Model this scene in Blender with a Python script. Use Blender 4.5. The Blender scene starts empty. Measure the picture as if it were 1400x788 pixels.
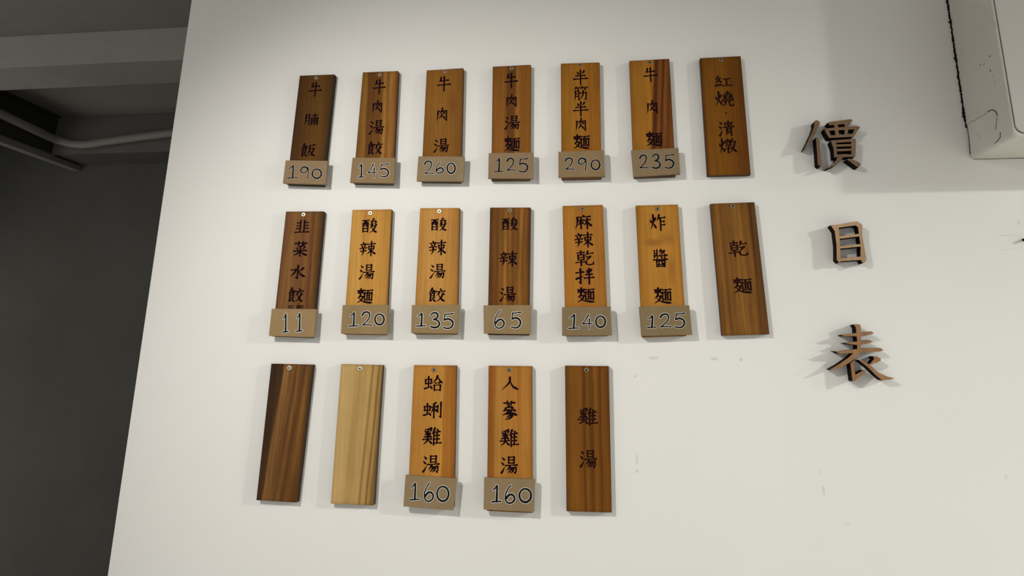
import bpy, bmesh, math, random
from mathutils import Vector, Matrix
from mathutils.geometry import delaunay_2d_cdt

# ------------------------------------------------------------------ camera
C = bpy.context.scene.collection
F, CY = 917.0, 241.8                       # focal length in pixels, principal row (1400x788 frame)
EYE = Vector((0.0, -1.8, 1.5))
R = ((0.99252559, -0.00897468, 0.12170619),    # rows: camera right/down/forward, cols: right/down/into wall
     (-0.02334128, 0.96492010, 0.26150407),
     (-0.11978367, -0.26239026, 0.95749842))
cam_d = bpy.data.cameras.new('camera'); cam = bpy.data.objects.new('camera', cam_d); C.objects.link(cam)
right = Vector((R[0][0], R[0][2], -R[0][1]))
down = Vector((R[1][0], R[1][2], -R[1][1]))
fwd = Vector((R[2][0], R[2][2], -R[2][1]))
up = -down; back = -fwd
cam.matrix_world = Matrix(((right.x, up.x, back.x, EYE.x), (right.y, up.y, back.y, EYE.y), (right.z, up.z, back.z, EYE.z), (0, 0, 0, 1)))
cam_d.sensor_fit = 'HORIZONTAL'; cam_d.sensor_width = 36.0; cam_d.lens = F * 36.0 / 1400.0
cam_d.shift_y = -(394.0 - CY) / 1400.0
cam_d.clip_start = 0.02; cam_d.clip_end = 100
bpy.context.scene.camera = cam

# ------------------------------------------------------------------ light and exposure
sc = bpy.context.scene
sc.view_settings.view_transform = 'Standard'; sc.view_settings.look = 'None'
sc.view_settings.gamma = 1.0; sc.view_settings.exposure = 0.0; sc.view_settings.use_curve_mapping = False
world = bpy.data.worlds.new('World'); sc.world = world; world.use_nodes = True
world.node_tree.nodes['Background'].inputs[0].default_value = (1.0, 0.97, 0.93, 1)
world.node_tree.nodes['Background'].inputs[1].default_value = 0.68

def area(name, loc, sx, sy, power, col, rot=(0, 0, 0)):
    d = bpy.data.lights.new(name, 'AREA'); d.shape = 'RECTANGLE'; d.size = sx; d.size_y = sy
    d.energy = power; d.color = col
    o = bpy.data.objects.new(name, d); o.location = loc; o.rotation_euler = rot; C.objects.link(o)
    return o
sd = bpy.data.lights.new('track_spot', 'SPOT'); sd.energy = 154; sd.color = (1.0, 0.965, 0.90)
sd.spot_size = math.radians(63); sd.spot_blend = 1.0; sd.shadow_soft_size = 0.09
so = bpy.data.objects.new('track_spot', sd); C.objects.link(so); so.location = (-1.3, -2.2, 2.7)
so.rotation_euler = (Vector((-0.33, 0, 1.36)) - so.location).to_track_quat('-Z', 'Y').to_euler()
area('ceiling_lamp_right', (4.0, -1.85, 2.80), 0.16, 0.16, 200, (0.98, 1.0, 0.93))
area('ceiling_lamp_far_right', (6.4, -2.0, 2.70), 0.28, 0.24, 230, (0.98, 1.0, 0.93))

# ------------------------------------------------------------------ helpers
def ray(px, py):
    v = right * ((px - 700.0) / F) + down * ((py - CY) / F) + fwd
    return v
def on_y(px, py, y):                        # pixel -> point on the plane y
    v = ray(px, py); return EYE + v * ((y - EYE.y) / v.y)
def on_z(px, py, z):
    v = ray(px, py); return EYE + v * ((z - EYE.z) / v.z)
def on_x(px, py, x):
    v = ray(px, py); return EYE + v * ((x - EYE.x) / v.x)
def lin(c):
    return tuple(((x / 255.0) / 12.92 if x <= 10 else (((x / 255.0) + .055) / 1.055) ** 2.4) for x in c)
def alb(c, wall=208.0, k=0.77):             # seen colour beside a wall of that brightness -> albedo
    w = lin((wall,))[0]
    return tuple(max(0.002, v / w * k) for v in lin(c))

def new_mat(name, col=(.8, .8, .8), rough=.6, spec=.5, metal=0.0):
    m = bpy.data.materials.new(name); m.use_nodes = True
    b = m.node_tree.nodes['Principled BSDF']
    b.inputs['Base Color'].default_value = (*col, 1); b.inputs['Roughness'].default_value = rough
    b.inputs['Specular IOR Level'].default_value = spec; b.inputs['Metallic'].default_value = metal
    return m, m.node_tree, b
def node(nt, t, **kw):
    n = nt.nodes.new(t)
    for k, v in kw.items():
        setattr(n, k, v)
    return n
def mix(nt, a, b, f, mode='MIX'):
    n = nt.nodes.new('ShaderNodeMix'); n.data_type = 'RGBA'; n.blend_type = mode
    for s, v in ((n.inputs[6], a), (n.inputs[7], b), (n.inputs[0], f)):
        if hasattr(v, 'is_linked') or hasattr(v, 'links'): nt.links.new(v, s)
        elif isinstance(v, tuple): s.default_value = (*v, 1) if len(v) == 3 else v
        else: s.default_value = v
    return n.outputs[2]
def math_(nt, op, a, b=0.0, c=None, clamp=False):
    n = nt.nodes.new('ShaderNodeMath'); n.operation = op; n.use_clamp = clamp
    for i, v in enumerate((a, b) if c is None else (a, b, c)):
        if hasattr(v, 'links'): nt.links.new(v, n.inputs[i])
        else: n.inputs[i].default_value = v
    return n.outputs[0]
def ramp(nt, fac, stops, interp='LINEAR'):
    n = nt.nodes.new('ShaderNodeValToRGB'); n.color_ramp.interpolation = interp
    e = n.color_ramp.elements
    while len(e) > 1: e.remove(e[-1])
    e[0].position = stops[0][0]; e[0].color = (*stops[0][1], 1)
    for p, c in stops[1:]:
        x = e.new(p); x.color = (*c, 1)
    nt.links.new(fac, n.inputs[0]); return n.outputs[0]
def noise(nt, vec, scale, detail=3, rough=.55, dist=0.0):
    n = nt.nodes.new('ShaderNodeTexNoise'); n.inputs['Scale'].default_value = scale
    n.inputs['Detail'].default_value = detail; n.inputs['Roughness'].default_value = rough
    n.inputs['Distortion'].default_value = dist
    if vec is not None: nt.links.new(vec, n.inputs['Vector'])
    return n.outputs[0]
def mapping(nt, src, scale=(1, 1, 1), loc=(0, 0, 0)):
    n = nt.nodes.new('ShaderNodeMapping'); n.inputs['Scale'].default_value = scale; n.inputs['Location'].default_value = loc
    nt.links.new(src, n.inputs['Vector']); return n.outputs[0]
def coords(nt, which='Object'):
    return nt.nodes.new('ShaderNodeTexCoord').outputs[which]
def bump(nt, b, h, strength=.2, dist=.002):
    n = nt.nodes.new('ShaderNodeBump'); n.inputs['Strength'].default_value = strength; n.inputs['Distance'].default_value = dist
    nt.links.new(h, n.inputs['Height']); nt.links.new(n.outputs[0], b.inputs['Normal'])

def obj(name, bm_or_me, m=None, parent=None, smooth=False):
    if isinstance(bm_or_me, bmesh.types.BMesh):
        me = bpy.data.meshes.new(name); bmesh.ops.recalc_face_normals(bm_or_me, faces=bm_or_me.faces) if not bm_or_me.get_flag else None
        bm_or_me.to_mesh(me); bm_or_me.free()
    else: me = bm_or_me
    if m is not None:
        for x in (m if isinstance(m, (list, tuple)) else [m]): me.materials.append(x)
    if smooth:
        for p in me.polygons: p.use_smooth = True
    o = bpy.data.objects.new(name, me); C.objects.link(o)
    if parent is not None: o.parent = parent
    return o
def mesh_obj(name, verts, faces, m, parent=None, matidx=None, smooth=False, bevel=0.0, recalc=True):
    me = bpy.data.meshes.new(name); me.from_pydata([tuple(v) for v in verts], [], faces)
    if matidx:
        for p, i in zip(me.polygons, matidx): p.material_index = i
    bm = bmesh.new(); bm.from_mesh(me)
    if recalc: bmesh.ops.recalc_face_normals(bm, faces=bm.faces)
    if bevel: bmesh.ops.bevel(bm, geom=list(bm.edges), offset=bevel, segments=2, profile=.6, affect='EDGES')
    bm.to_mesh(me); bm.free()
    for x in (m if isinstance(m, (list, tuple)) else [m]): me.materials.append(x)
    if smooth:
        for p in me.polygons: p.use_smooth = True
    o = bpy.data.objects.new(name, me); C.objects.link(o)
    if parent is not None: o.parent = parent
    return o
BF = [(0, 1, 2, 3), (7, 6, 5, 4), (0, 4, 5, 1), (1, 5, 6, 2), (2, 6, 7, 3), (3, 7, 4, 0)]
def box(name, a, b, m, parent=None, bevel=0.0):
    x0, y0, z0 = a; x1, y1, z1 = b
    v = [(x0, y0, z0), (x1, y0, z0), (x1, y0, z1), (x0, y0, z1), (x0, y1, z0), (x1, y1, z0), (x1, y1, z1), (x0, y1, z1)]
    return mesh_obj(name, v, BF, m, parent, bevel=bevel)
def tag(o, label=None, cat=None, group=None, kind=None):
    if label: o['label'] = label
    if cat: o['category'] = cat
    if group: o['group'] = group
    if kind: o['kind'] = kind
    return o
def empty(name, loc, rot=(0, 0, 0)):
    o = bpy.data.objects.new(name, None); o.empty_display_size = .05; o.location = loc; o.rotation_euler = rot
    C.objects.link(o); return o
def tube_mesh(pts, r, seg=12):
    vs, fs = [], []
    n = len(pts)
    for i, p in enumerate(pts):
        t = (pts[min(i + 1, n - 1)] - pts[max(i - 1, 0)]).normalized()
        a = t.cross(Vector((0, 0, 1)));  a = a.normalized() if a.length > 1e-4 else Vector((1, 0, 0))
        b = t.cross(a).normalized()
        for k in range(seg):
            w = 2 * math.pi * k / seg; vs.append(p + (a * math.cos(w) + b * math.sin(w)) * r)
    for i in range(n - 1):
        for k in range(seg):
            fs.append((i * seg + k, i * seg + (k + 1) % seg, (i + 1) * seg + (k + 1) % seg, (i + 1) * seg + k))
    fs.append(tuple(range(seg))); fs.append(tuple((n - 1) * seg + k for k in range(seg)))
    return vs, fs
def spline(pts, n=8, closed=False):
    P = [Vector(p) for p in pts]; out = []
    m = len(P)
    for i in range(m if closed else m - 1):
        p1, p2 = P[i % m], P[(i + 1) % m]
        p0 = P[(i - 1) % m] if (closed or i > 0) else p1 * 2 - p2
        p3 = P[(i + 2) % m] if (closed or i + 2 < m) else p2 * 2 - p1
        for k in range(n):
            t = k / n
            out.append(.5 * ((2 * p1) + (p2 - p0) * t + (2 * p0 - 5 * p1 + 4 * p2 - p3) * t * t + (3 * p1 - p0 - 3 * p2 + p3) * t ** 3))
    if not closed: out.append(P[-1])
    return out

# ------------------------------------------------------------------ materials of the setting
def wall_material():
    m, nt, b = new_mat('white_wall_paint', (.8, .79, .765), .55, .35)
    co = coords(nt)
    n1 = noise(nt, co, 1.7, 4); n2 = noise(nt, co, 160, 3)
    c = ramp(nt, n1, [(.3, (.785, .775, .745)), (.7, (.815, .805, .785))])
    # scuffs and rub marks left on the paint (x, z, half width, half height, strength)
    sep = node(nt, 'ShaderNodeSeparateXYZ'); nt.links.new(co, sep.inputs[0])
    marks = []
    for px, py, rx, rz, s in SCUFFS:
        p = on_y(px, py, 0.0); marks.append((p.x, p.z, rx * .0019, rz * .0019, s))
    warp = noise(nt, co, 55, 3); total = None
    for x, z, rx, rz, s in marks:
        dx = math_(nt, 'DIVIDE', math_(nt, 'SUBTRACT', sep.outputs[0], x), rx)
        dz = math_(nt, 'DIVIDE', math_(nt, 'SUBTRACT', sep.outputs[2], z), rz)
        d = math_(nt, 'ADD', math_(nt, 'MULTIPLY', dx, dx), math_(nt, 'MULTIPLY', dz, dz))
        d = math_(nt, 'ADD', d, math_(nt, 'MULTIPLY', math_(nt, 'SUBTRACT', warp, .5), 3.5))
        f = math_(nt, 'MULTIPLY', math_(nt, 'SUBTRACT', 1.0, d, clamp=True), s)
        total = f if total is None else math_(nt, 'MAXIMUM', total, f)
    c = mix(nt, c, (.36, .35, .32), total)
    # black mould smear along the contact with the air conditioner
    nt.links.new(c, b.inputs['Base Color'])
    bump(nt, b, n2, .12, .0012)
    return m
SCUFFS = [(893, 490, 8, 3.0, .35), (974, 491, 8, 2.6, .33), (1013, 492, 3, 2.2, .4), (871, 628, 2.2, 9, .30), (871, 645, 2, 3, .4),
          (1122, 646, 1.5, 5, .25), (1126, 671, 2, 6, .35), (1392, 303, 2.5, 5, .3), (1376, 322, 20, 1, .25), (1381, 340, 6, 1.2, .25),
          (1372, 342, 4, 1.0, .25), (868, 515, 2, 2, .3), (1375, 653, 1.5, 4, .25), (1160, 718, 5, 1.0, .2), (645, 288, 3, 1.0, .25)]
M_wall = wall_material()

def plaster(name, dark, light, scale=1.2, rough=.9):
    m, nt, b = new_mat(name, dark, rough, .2)
    co = coords(nt); n1 = noise(nt, co, scale, 6, .6); n2 = noise(nt, co, 26, 5, .65)
    c = ramp(nt, n1, [(.3, dark), (.72, light)])
    c = mix(nt, c, tuple(x * .7 for x in dark), math_(nt, 'MULTIPLY', math_(nt, 'SUBTRACT', n2, .55, clamp=True), 1.4))
    nt.links.new(c, b.inputs['Base Color']); bump(nt, b, n2, .35, .006)
    return m
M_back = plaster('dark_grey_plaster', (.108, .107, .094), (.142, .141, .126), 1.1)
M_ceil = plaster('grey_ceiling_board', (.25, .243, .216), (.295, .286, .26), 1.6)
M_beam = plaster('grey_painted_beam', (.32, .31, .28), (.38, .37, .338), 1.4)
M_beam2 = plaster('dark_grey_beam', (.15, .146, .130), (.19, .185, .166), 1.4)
M_floor = plaster('grey_floor', (.30, .29, .26), (.38, .37, .34), 1.0)
M_steel, _, _ = new_mat('dark_painted_steel', (.05, .048, .044), .6, .4)
M_flange, _, _ = new_mat('lighter_steel_flange', (.24, .23, .21), .7, .4)  # a lighter grey than the web
M_pipe, _, _ = new_mat('grey_conduit_plastic', (.27, .26, .24), .5, .4)

# ------------------------------------------------------------------ structure
ZC = 3.0
Lb = on_y(147, 788, 0); Lt = on_y(262, 0, 0)
slope = (Lt.x - Lb.x) / (Lt.z - Lb.z)
def wx(z): return Lb.x + slope * (z - Lb.z)
x0b, x0t = wx(0.0), wx(ZC)
XR = 7.6
pv = [(x0b, 0, 0), (XR, 0, 0), (XR, 0, ZC), (x0t, 0, ZC), (x0b, .12, 0), (XR, .12, 0), (XR, .12, ZC), (x0t, .12, ZC)]
tag(mesh_obj('wall_front', pv, BF, M_wall, bevel=.0015), 'white painted partition wall that carries the menu boards', kind='structure')

P1 = on_z(130, 43.2, ZC); y1 = P1.y                       # first ceiling beam
pz = on_y(125, 87, y1); zb1 = pz.z
y2 = on_z(125, 118.5, zb1).y
y3 = on_z(159, 157, ZC).y                                 # second beam behind the recess
zb2 = on_y(175, 208, y3).z
xw = on_y(80, 160, y3).x                                  # side beam web
y4 = on_x(110, 212, xw).y
XL = xw - 0.75
print('beams', y1, zb1, y2, y3, zb2, xw, y4)
def S(o): return tag(o, kind='structure')
S(box('floor', (XL - .1, -4.6, -.1), (XR + .1, y4 + .1, 0), M_floor))
S(box('ceiling', (XL - .1, -4.6, ZC), (XR + .1, y4 + .1, ZC + .1), M_ceil))
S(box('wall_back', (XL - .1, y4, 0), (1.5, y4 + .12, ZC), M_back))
S(box('wall_left_unseen', (XL - .12, .3, 2.2), (XL, y4, ZC), M_back))  # unseen wall, added with its lower part open to light the recess
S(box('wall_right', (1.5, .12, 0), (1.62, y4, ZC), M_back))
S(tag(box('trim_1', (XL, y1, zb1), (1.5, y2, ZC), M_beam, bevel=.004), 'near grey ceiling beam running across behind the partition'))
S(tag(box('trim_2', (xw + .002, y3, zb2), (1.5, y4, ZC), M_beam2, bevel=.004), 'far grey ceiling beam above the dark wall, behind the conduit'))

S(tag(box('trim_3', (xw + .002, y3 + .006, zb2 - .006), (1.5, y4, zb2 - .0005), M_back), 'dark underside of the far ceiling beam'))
# side beam: dark web with a protruding lower flange
zw = on_x(109, 229, xw).z
xf_lo = on_x(112, 240, xw); 
sb = empty('steel_beam', (xw - .06, (y2 + y4) / 2, zw))
tag(sb, 'dark steel beam with lighter grey lower flange running back below the far ceiling', 'beam')
def rel(o, e): o.location = -Vector(e.location)
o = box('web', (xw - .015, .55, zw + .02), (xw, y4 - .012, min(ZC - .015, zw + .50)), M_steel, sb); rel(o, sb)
o = box('flange', (xw - .02, .55, zw - .035), (xw + .035, y4 - .012, zw + .0), M_flange, sb, bevel=.004); rel(o, sb)
o['label'] = 'lighter grey flange along the underside'
o = box('flange', (xw - .02, .55, min(ZC - .015, zw + .50)), (xw + .03, y3 - .012, min(ZC - .004, zw + .51)), M_steel, sb); rel(o, sb)

# conduit pipe sagging below the far beam
yp = y3 - .06
pp = [on_x(-60, 128, xw + .07), on_x(0, 155, xw + .08), on_x(40, 174, xw + .09)]
pts = [pp[0], pp[1], pp[2]]
for px, py in ((80, 192), (112, 197.5), (150, 193), (190, 187.5), (235, 182), (300, 174)):
    pts.append(on_y(px, py, yp))
for k in range(1, 12): pts.append(Vector((pts[8].x + (1.49 - pts[8].x) * k / 11, yp, pts[8].z)))
cu = spline(pts, 10)
vs, fs = tube_mesh(cu, .026, 14)
pipe = mesh_obj('conduit_pipe', vs, fs, M_pipe, smooth=True)
tag(pipe, 'grey conduit pipe curving below the far ceiling beam in the dark recess', 'pipe')

# ------------------------------------------------------------------ air conditioner housing
AF = -0.186
w0 = on_y(1327, 218, 0); 
def ac_material():
    m, nt, b = new_mat('aged_white_plastic', (.62, .60, .56), .45, .5)
    co = coords(nt)
    n = noise(nt, co, 22, 4, .6); n2 = noise(nt, co, 5, 3)
    c = ramp(nt, n2, [(.3, (.66, .62, .56)), (.7, (.73, .70, .65))])
    c = mix(nt, c, (.30, .28, .24), math_(nt, 'MULTIPLY', math_(nt, 'SUBTRACT', n, .62, clamp=True), 2.0))
    nt.links.new(c, b.inputs['Base Color'])
    return m
M_ac = ac_material()
M_ac2, _, _ = new_mat('panel_plastic', (.56, .525, .50), .4, .5)
M_dark, _, _ = new_mat('black_mould', (.012, .010, .009), .9, .1)
M_groove, _, _ = new_mat('dark_groove', (.022, .019, .016), .8, .2)
acL = w0.x; acB = w0.z
t0 = on_y(1295, 0, 0); lean = (t0.x - acL) / (t0.z - acB)
ACW, ACH = 0.95, 0.62
ACR = 0.032                                             # rounded edge of the box, its back corner in the wall
def acx(z): return acL + lean * (z - acB)
ac = empty('air_conditioner', (acL + ACW / 2, 0, acB))
tag(ac, 'aged white box shaped air conditioner on the upper right wall with mould along its edge', 'air conditioner')
bm = bmesh.new()
prof = []                                               # front view outline with rounded lower corners
def outline(inset, rad, y):
    L, Rr, B, T = acL + inset, acL + ACW - inset, acB + inset, acB + ACH - inset
    pts = []
    for cx, cz, a0 in ((L + rad, B + rad, 180), (Rr - rad, B + rad, 270), (Rr - rad, T - rad, 0), (L + rad, T - rad, 90)):
        for k in range(7):
            a = math.radians(a0 + 15 * k)
            x, z = cx + rad * math.cos(a), cz + rad * math.sin(a)
            pts.append(Vector((x + lean * (z - acB), y, z)))
    return pts
rings = [outline(0, .010, -.002), outline(0, .010, AF + .010), outline(.001, .012, AF + .003), outline(.003, .016, AF + .001),
         outline(.006, .020, AF), outline(.0065, .020, AF + .005), outline(.009, .020, AF + .005)]
verts = [p for r in rings for p in r]; n = len(rings[0]); faces = []; mi = []
for i in range(len(rings) - 1):
    for k in range(n):
        faces.append((i * n + k, i * n + (k + 1) % n, (i + 1) * n + (k + 1) % n, (i + 1) * n + k)); mi.append(1 if i >= 4 else 0)
faces.append(tuple(range(n))); mi.append(0)
faces.append(tuple((len(rings) - 1) * n + k for k in range(n))); mi.append(0)
o = mesh_obj('casing', verts, faces, [M_ac, M_groove], ac, mi); rel(o, ac)
r2 = [outline(.0083, .020, AF + .0052), outline(.0083, .020, AF + .001), outline(.0095, .020, AF - .0005)]
verts = [p for r in r2 for p in r]; faces = []
for i in range(2):
    for k in range(n): faces.append((i * n + k, i * n + (k + 1) % n, (i + 1) * n + (k + 1) % n, (i + 1) * n + k))
faces.append(tuple(range(n))); faces.append(tuple(2 * n + k for k in range(n)))
o = mesh_obj('front_panel', verts, faces, M_ac2, ac); rel(o, ac)
o['label'] = 'flat front panel with rounded corners'
# knock-out seam on the left side (dark slots and hairline)
def side_pt(px, py):
    p = on_x(px, py, acL + .01)
    p = on_x(px, py, acx(p.z) - .0006); return p
def side_line(name, pix, r, m):
    pts = spline([side_pt(*q) for q in pix], 6)
    vs, fs = tube_mesh(pts, r, 6); o = mesh_obj(name, vs, fs, m, ac); rel(o, ac); return o
side_line('seam', [(1350.5, 152.5), (1356, 150.5), (1361, 152.5), (1363.5, 158)], .0011, M_dark)
side_line('seam', [(1367.5, 181), (1367, 188), (1363, 193.5), (1360, 196)], .0008, M_dark)
side_line('seam', [(1322, 170), (1336, 162.5), (1350, 154)], .0003, M_groove)
side_line('seam', [(1363, 160), (1362, 170), (1361.5, 176)], .0005, M_groove)
# mould crust between casing and wall
rng = random.Random(4)
vs, fs = [], []
zs = acB + .085
zt = acB + .46
N = 90
for i in range(N + 1):
    z = zs + (zt - zs) * i / N
    g = min(1, i / 8)
    w = (.0016 + .0026 * rng.random() + (.0035 if rng.random() < .10 else 0)) * (.35 + .65 * g)
    d = .004 + .004 * rng.random()
    x = acx(z)
    vs += [(x - w, -.0006, z), (x - w * .6, -d * .6, z), (x - .0002, -d, z), (x + .001, -.0006, z)]
    if i:
        a = (i - 1) * 4; b_ = i * 4
        for k in range(3): fs.append((a + k, a + k + 1, b_ + k + 1, b_ + k))
        fs.append((a + 3, a, b_, b_ + 3))
o = mesh_obj('mould_line', vs, fs, M_dark, ac); rel(o, ac); o['label'] = 'black mould crust along the left joint'
zs2 = acB + .004
side_line('joint_line', [(1326.5, 211), (1324.8, 190), (1322, 172)], .0010, M_dark)
j0, j1 = on_y(1334, 218.6, -.001), on_y(1420, 218.6, -.001)
vs, fs = tube_mesh([Vector((acL + .008, -.001, acB)), Vector((acL + ACW * .9, -.001, acB))], .0010, 6)
o = mesh_obj('joint_line', vs, fs, M_dark, ac); rel(o, ac)
# grime spots on the side face
M_grime, _, _ = new_mat('grey_grime', (.17, .155, .14), .9, .1)
def blob_on_side(px, py, ry, rz, m):
    c = side_pt(px, py); k = 10; vs = []
    for i in range(k):
        a = 2 * math.pi * i / k; q = .6 + .7 * rng.random()
        vs.append((acx(c.z + math.sin(a) * rz * q) - .0007, c.y + math.cos(a) * ry * q, c.z + math.sin(a) * rz * q))
    o = mesh_obj('grime_spot', vs, [tuple(range(k))], m, ac); rel(o, ac)
for q in ((1340, 89, .004, .0015), (1345, 88, .003, .0018), (1353, 77, .003, .0018), (1354, 97, .0022, .003), (1302, 25, .0015, .001),
          (1316, 69, .004, .0006), (1361, 176, .0022, .0016), (1357, 104, .003, .0008), (1359, 184, .001, .001), (1316, 91, .002, .0005)):
    blob_on_side(*q, M_grime)

# ------------------------------------------------------------------ brush lettering
def strokes(s):
    out = []
    for it in s.split(';'):
        it = it.strip()
        if not it: continue
        k, rest = it[0], it[1:].split()
        out.append((k, [tuple(float(v) for v in q.split(',')) for q in rest]))
    return out
COMP = {
 'niu': 'p28,5 22,24 12,38;h22,30 80,26;h3,60 97,55;v50,0 50,100',
 'ban': 'd25,10 36,28;p75,6 62,26;h18,40 82,37;h2,62 98,58;v50,0 50,100',
 'shui': 'd20,4 75,20;d5,33 60,49;t12,98 48,82 85,56',
 'yang': 'v25,2 26,40;h25,4 72,2;v72,2 70,40;h27,20 70,19;h26,38 70,37;h2,53 98,48;p38,53 27,70 8,84;h28,66 86,62;v86,62 86,80 80,96;g80,96 66,88;p50,66 38,84 18,96;p68,66 58,86 38,99',
 'shi': 'p48,0 32,22 2,40;n48,6 68,20 92,30;d46,22 53,31;h28,40 74,37;v74,37 74,70;v28,40 28,90;h30,54 72,53;h30,69 72,68;t26,92 44,86 62,76;d56,74 86,96',
 'jiao': 'd44,0 56,14;h3,25 98,20;p36,30 26,42 8,52;d64,28 88,46;p72,44 52,74 6,98;n28,46 58,78 100,97',
 'fan': 'p88,2 60,10 28,12;p28,12 24,60 2,98;h30,38 82,34;p82,34 60,74 22,98;n34,50 62,80 102,97',
 'yue': 'p22,6 22,60 4,98;h22,8 84,6;v84,6 84,94;g84,94 64,86;h26,34 82,33;h26,60 82,59',
 'nan': 'h15,16 88,13;v50,0 50,34;v10,36 10,98;h10,38 92,34;v92,34 92,96;g92,96 76,90;d34,44 42,54;p68,42 60,54;h28,60 74,58;h24,78 78,76;v51,60 51,98',
 'sik': 'p50,0 36,12 20,24;h20,24 46,30;p76,16 44,38 10,52;h12,51 76,44;d62,34 86,56;d20,66 8,90;d44,64 46,88;d66,62 82,82',
 'huo': 'd6,30 20,52;p86,22 66,46;p50,0 48,50 6,98;d50,54 90,88',
 'you': 'h2,8 98,5;v12,28 14,98;h12,28 88,26;v88,26 86,98;p38,8 38,36 28,56;v62,8 62,50;h62,52 84,51;h28,71 74,70;h14,94 86,93',
 'jun': 'p54,0 40,12 22,22;h22,22 74,18;d66,8 88,28;p36,30 26,42 10,50;d62,28 92,46;p44,40 30,56 8,68;h36,54 80,50;p80,50 52,82 6,100;n30,58 60,84 102,97',
 'xin': 'd42,0 52,11;h10,19 88,14;d26,24 36,38;p72,22 60,38;h0,47 98,41;h10,67 88,62;p50,46 50,74 24,100',
 'shu': 'h4,20 96,16;v50,0 50,100;v20,34 22,56;h20,35 80,33;v80,33 78,54;h22,54 78,53;p48,56 30,74 2,88;n52,56 74,76 104,90',
 'you2': 'h2,12 98,6;v22,26 24,100;h22,26 80,24;v80,24 78,100;v42,10 38,58;v60,10 60,52;h60,56 78,55;h34,74 70,73;h24,96 78,95',
 'chong': 'v10,24 12,58;h10,24 88,22;v88,22 86,54;h12,55 86,53;v50,0 50,86;t2,94 50,86 90,78;d74,68 98,94',
}
def comp(name, x0, y0, x1, y1):
    return [(k, [(x0 + x * (x1 - x0) / 100, y0 + y * (y1 - y0) / 100) for x, y in p]) for k, p in strokes(COMP[name])]
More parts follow.
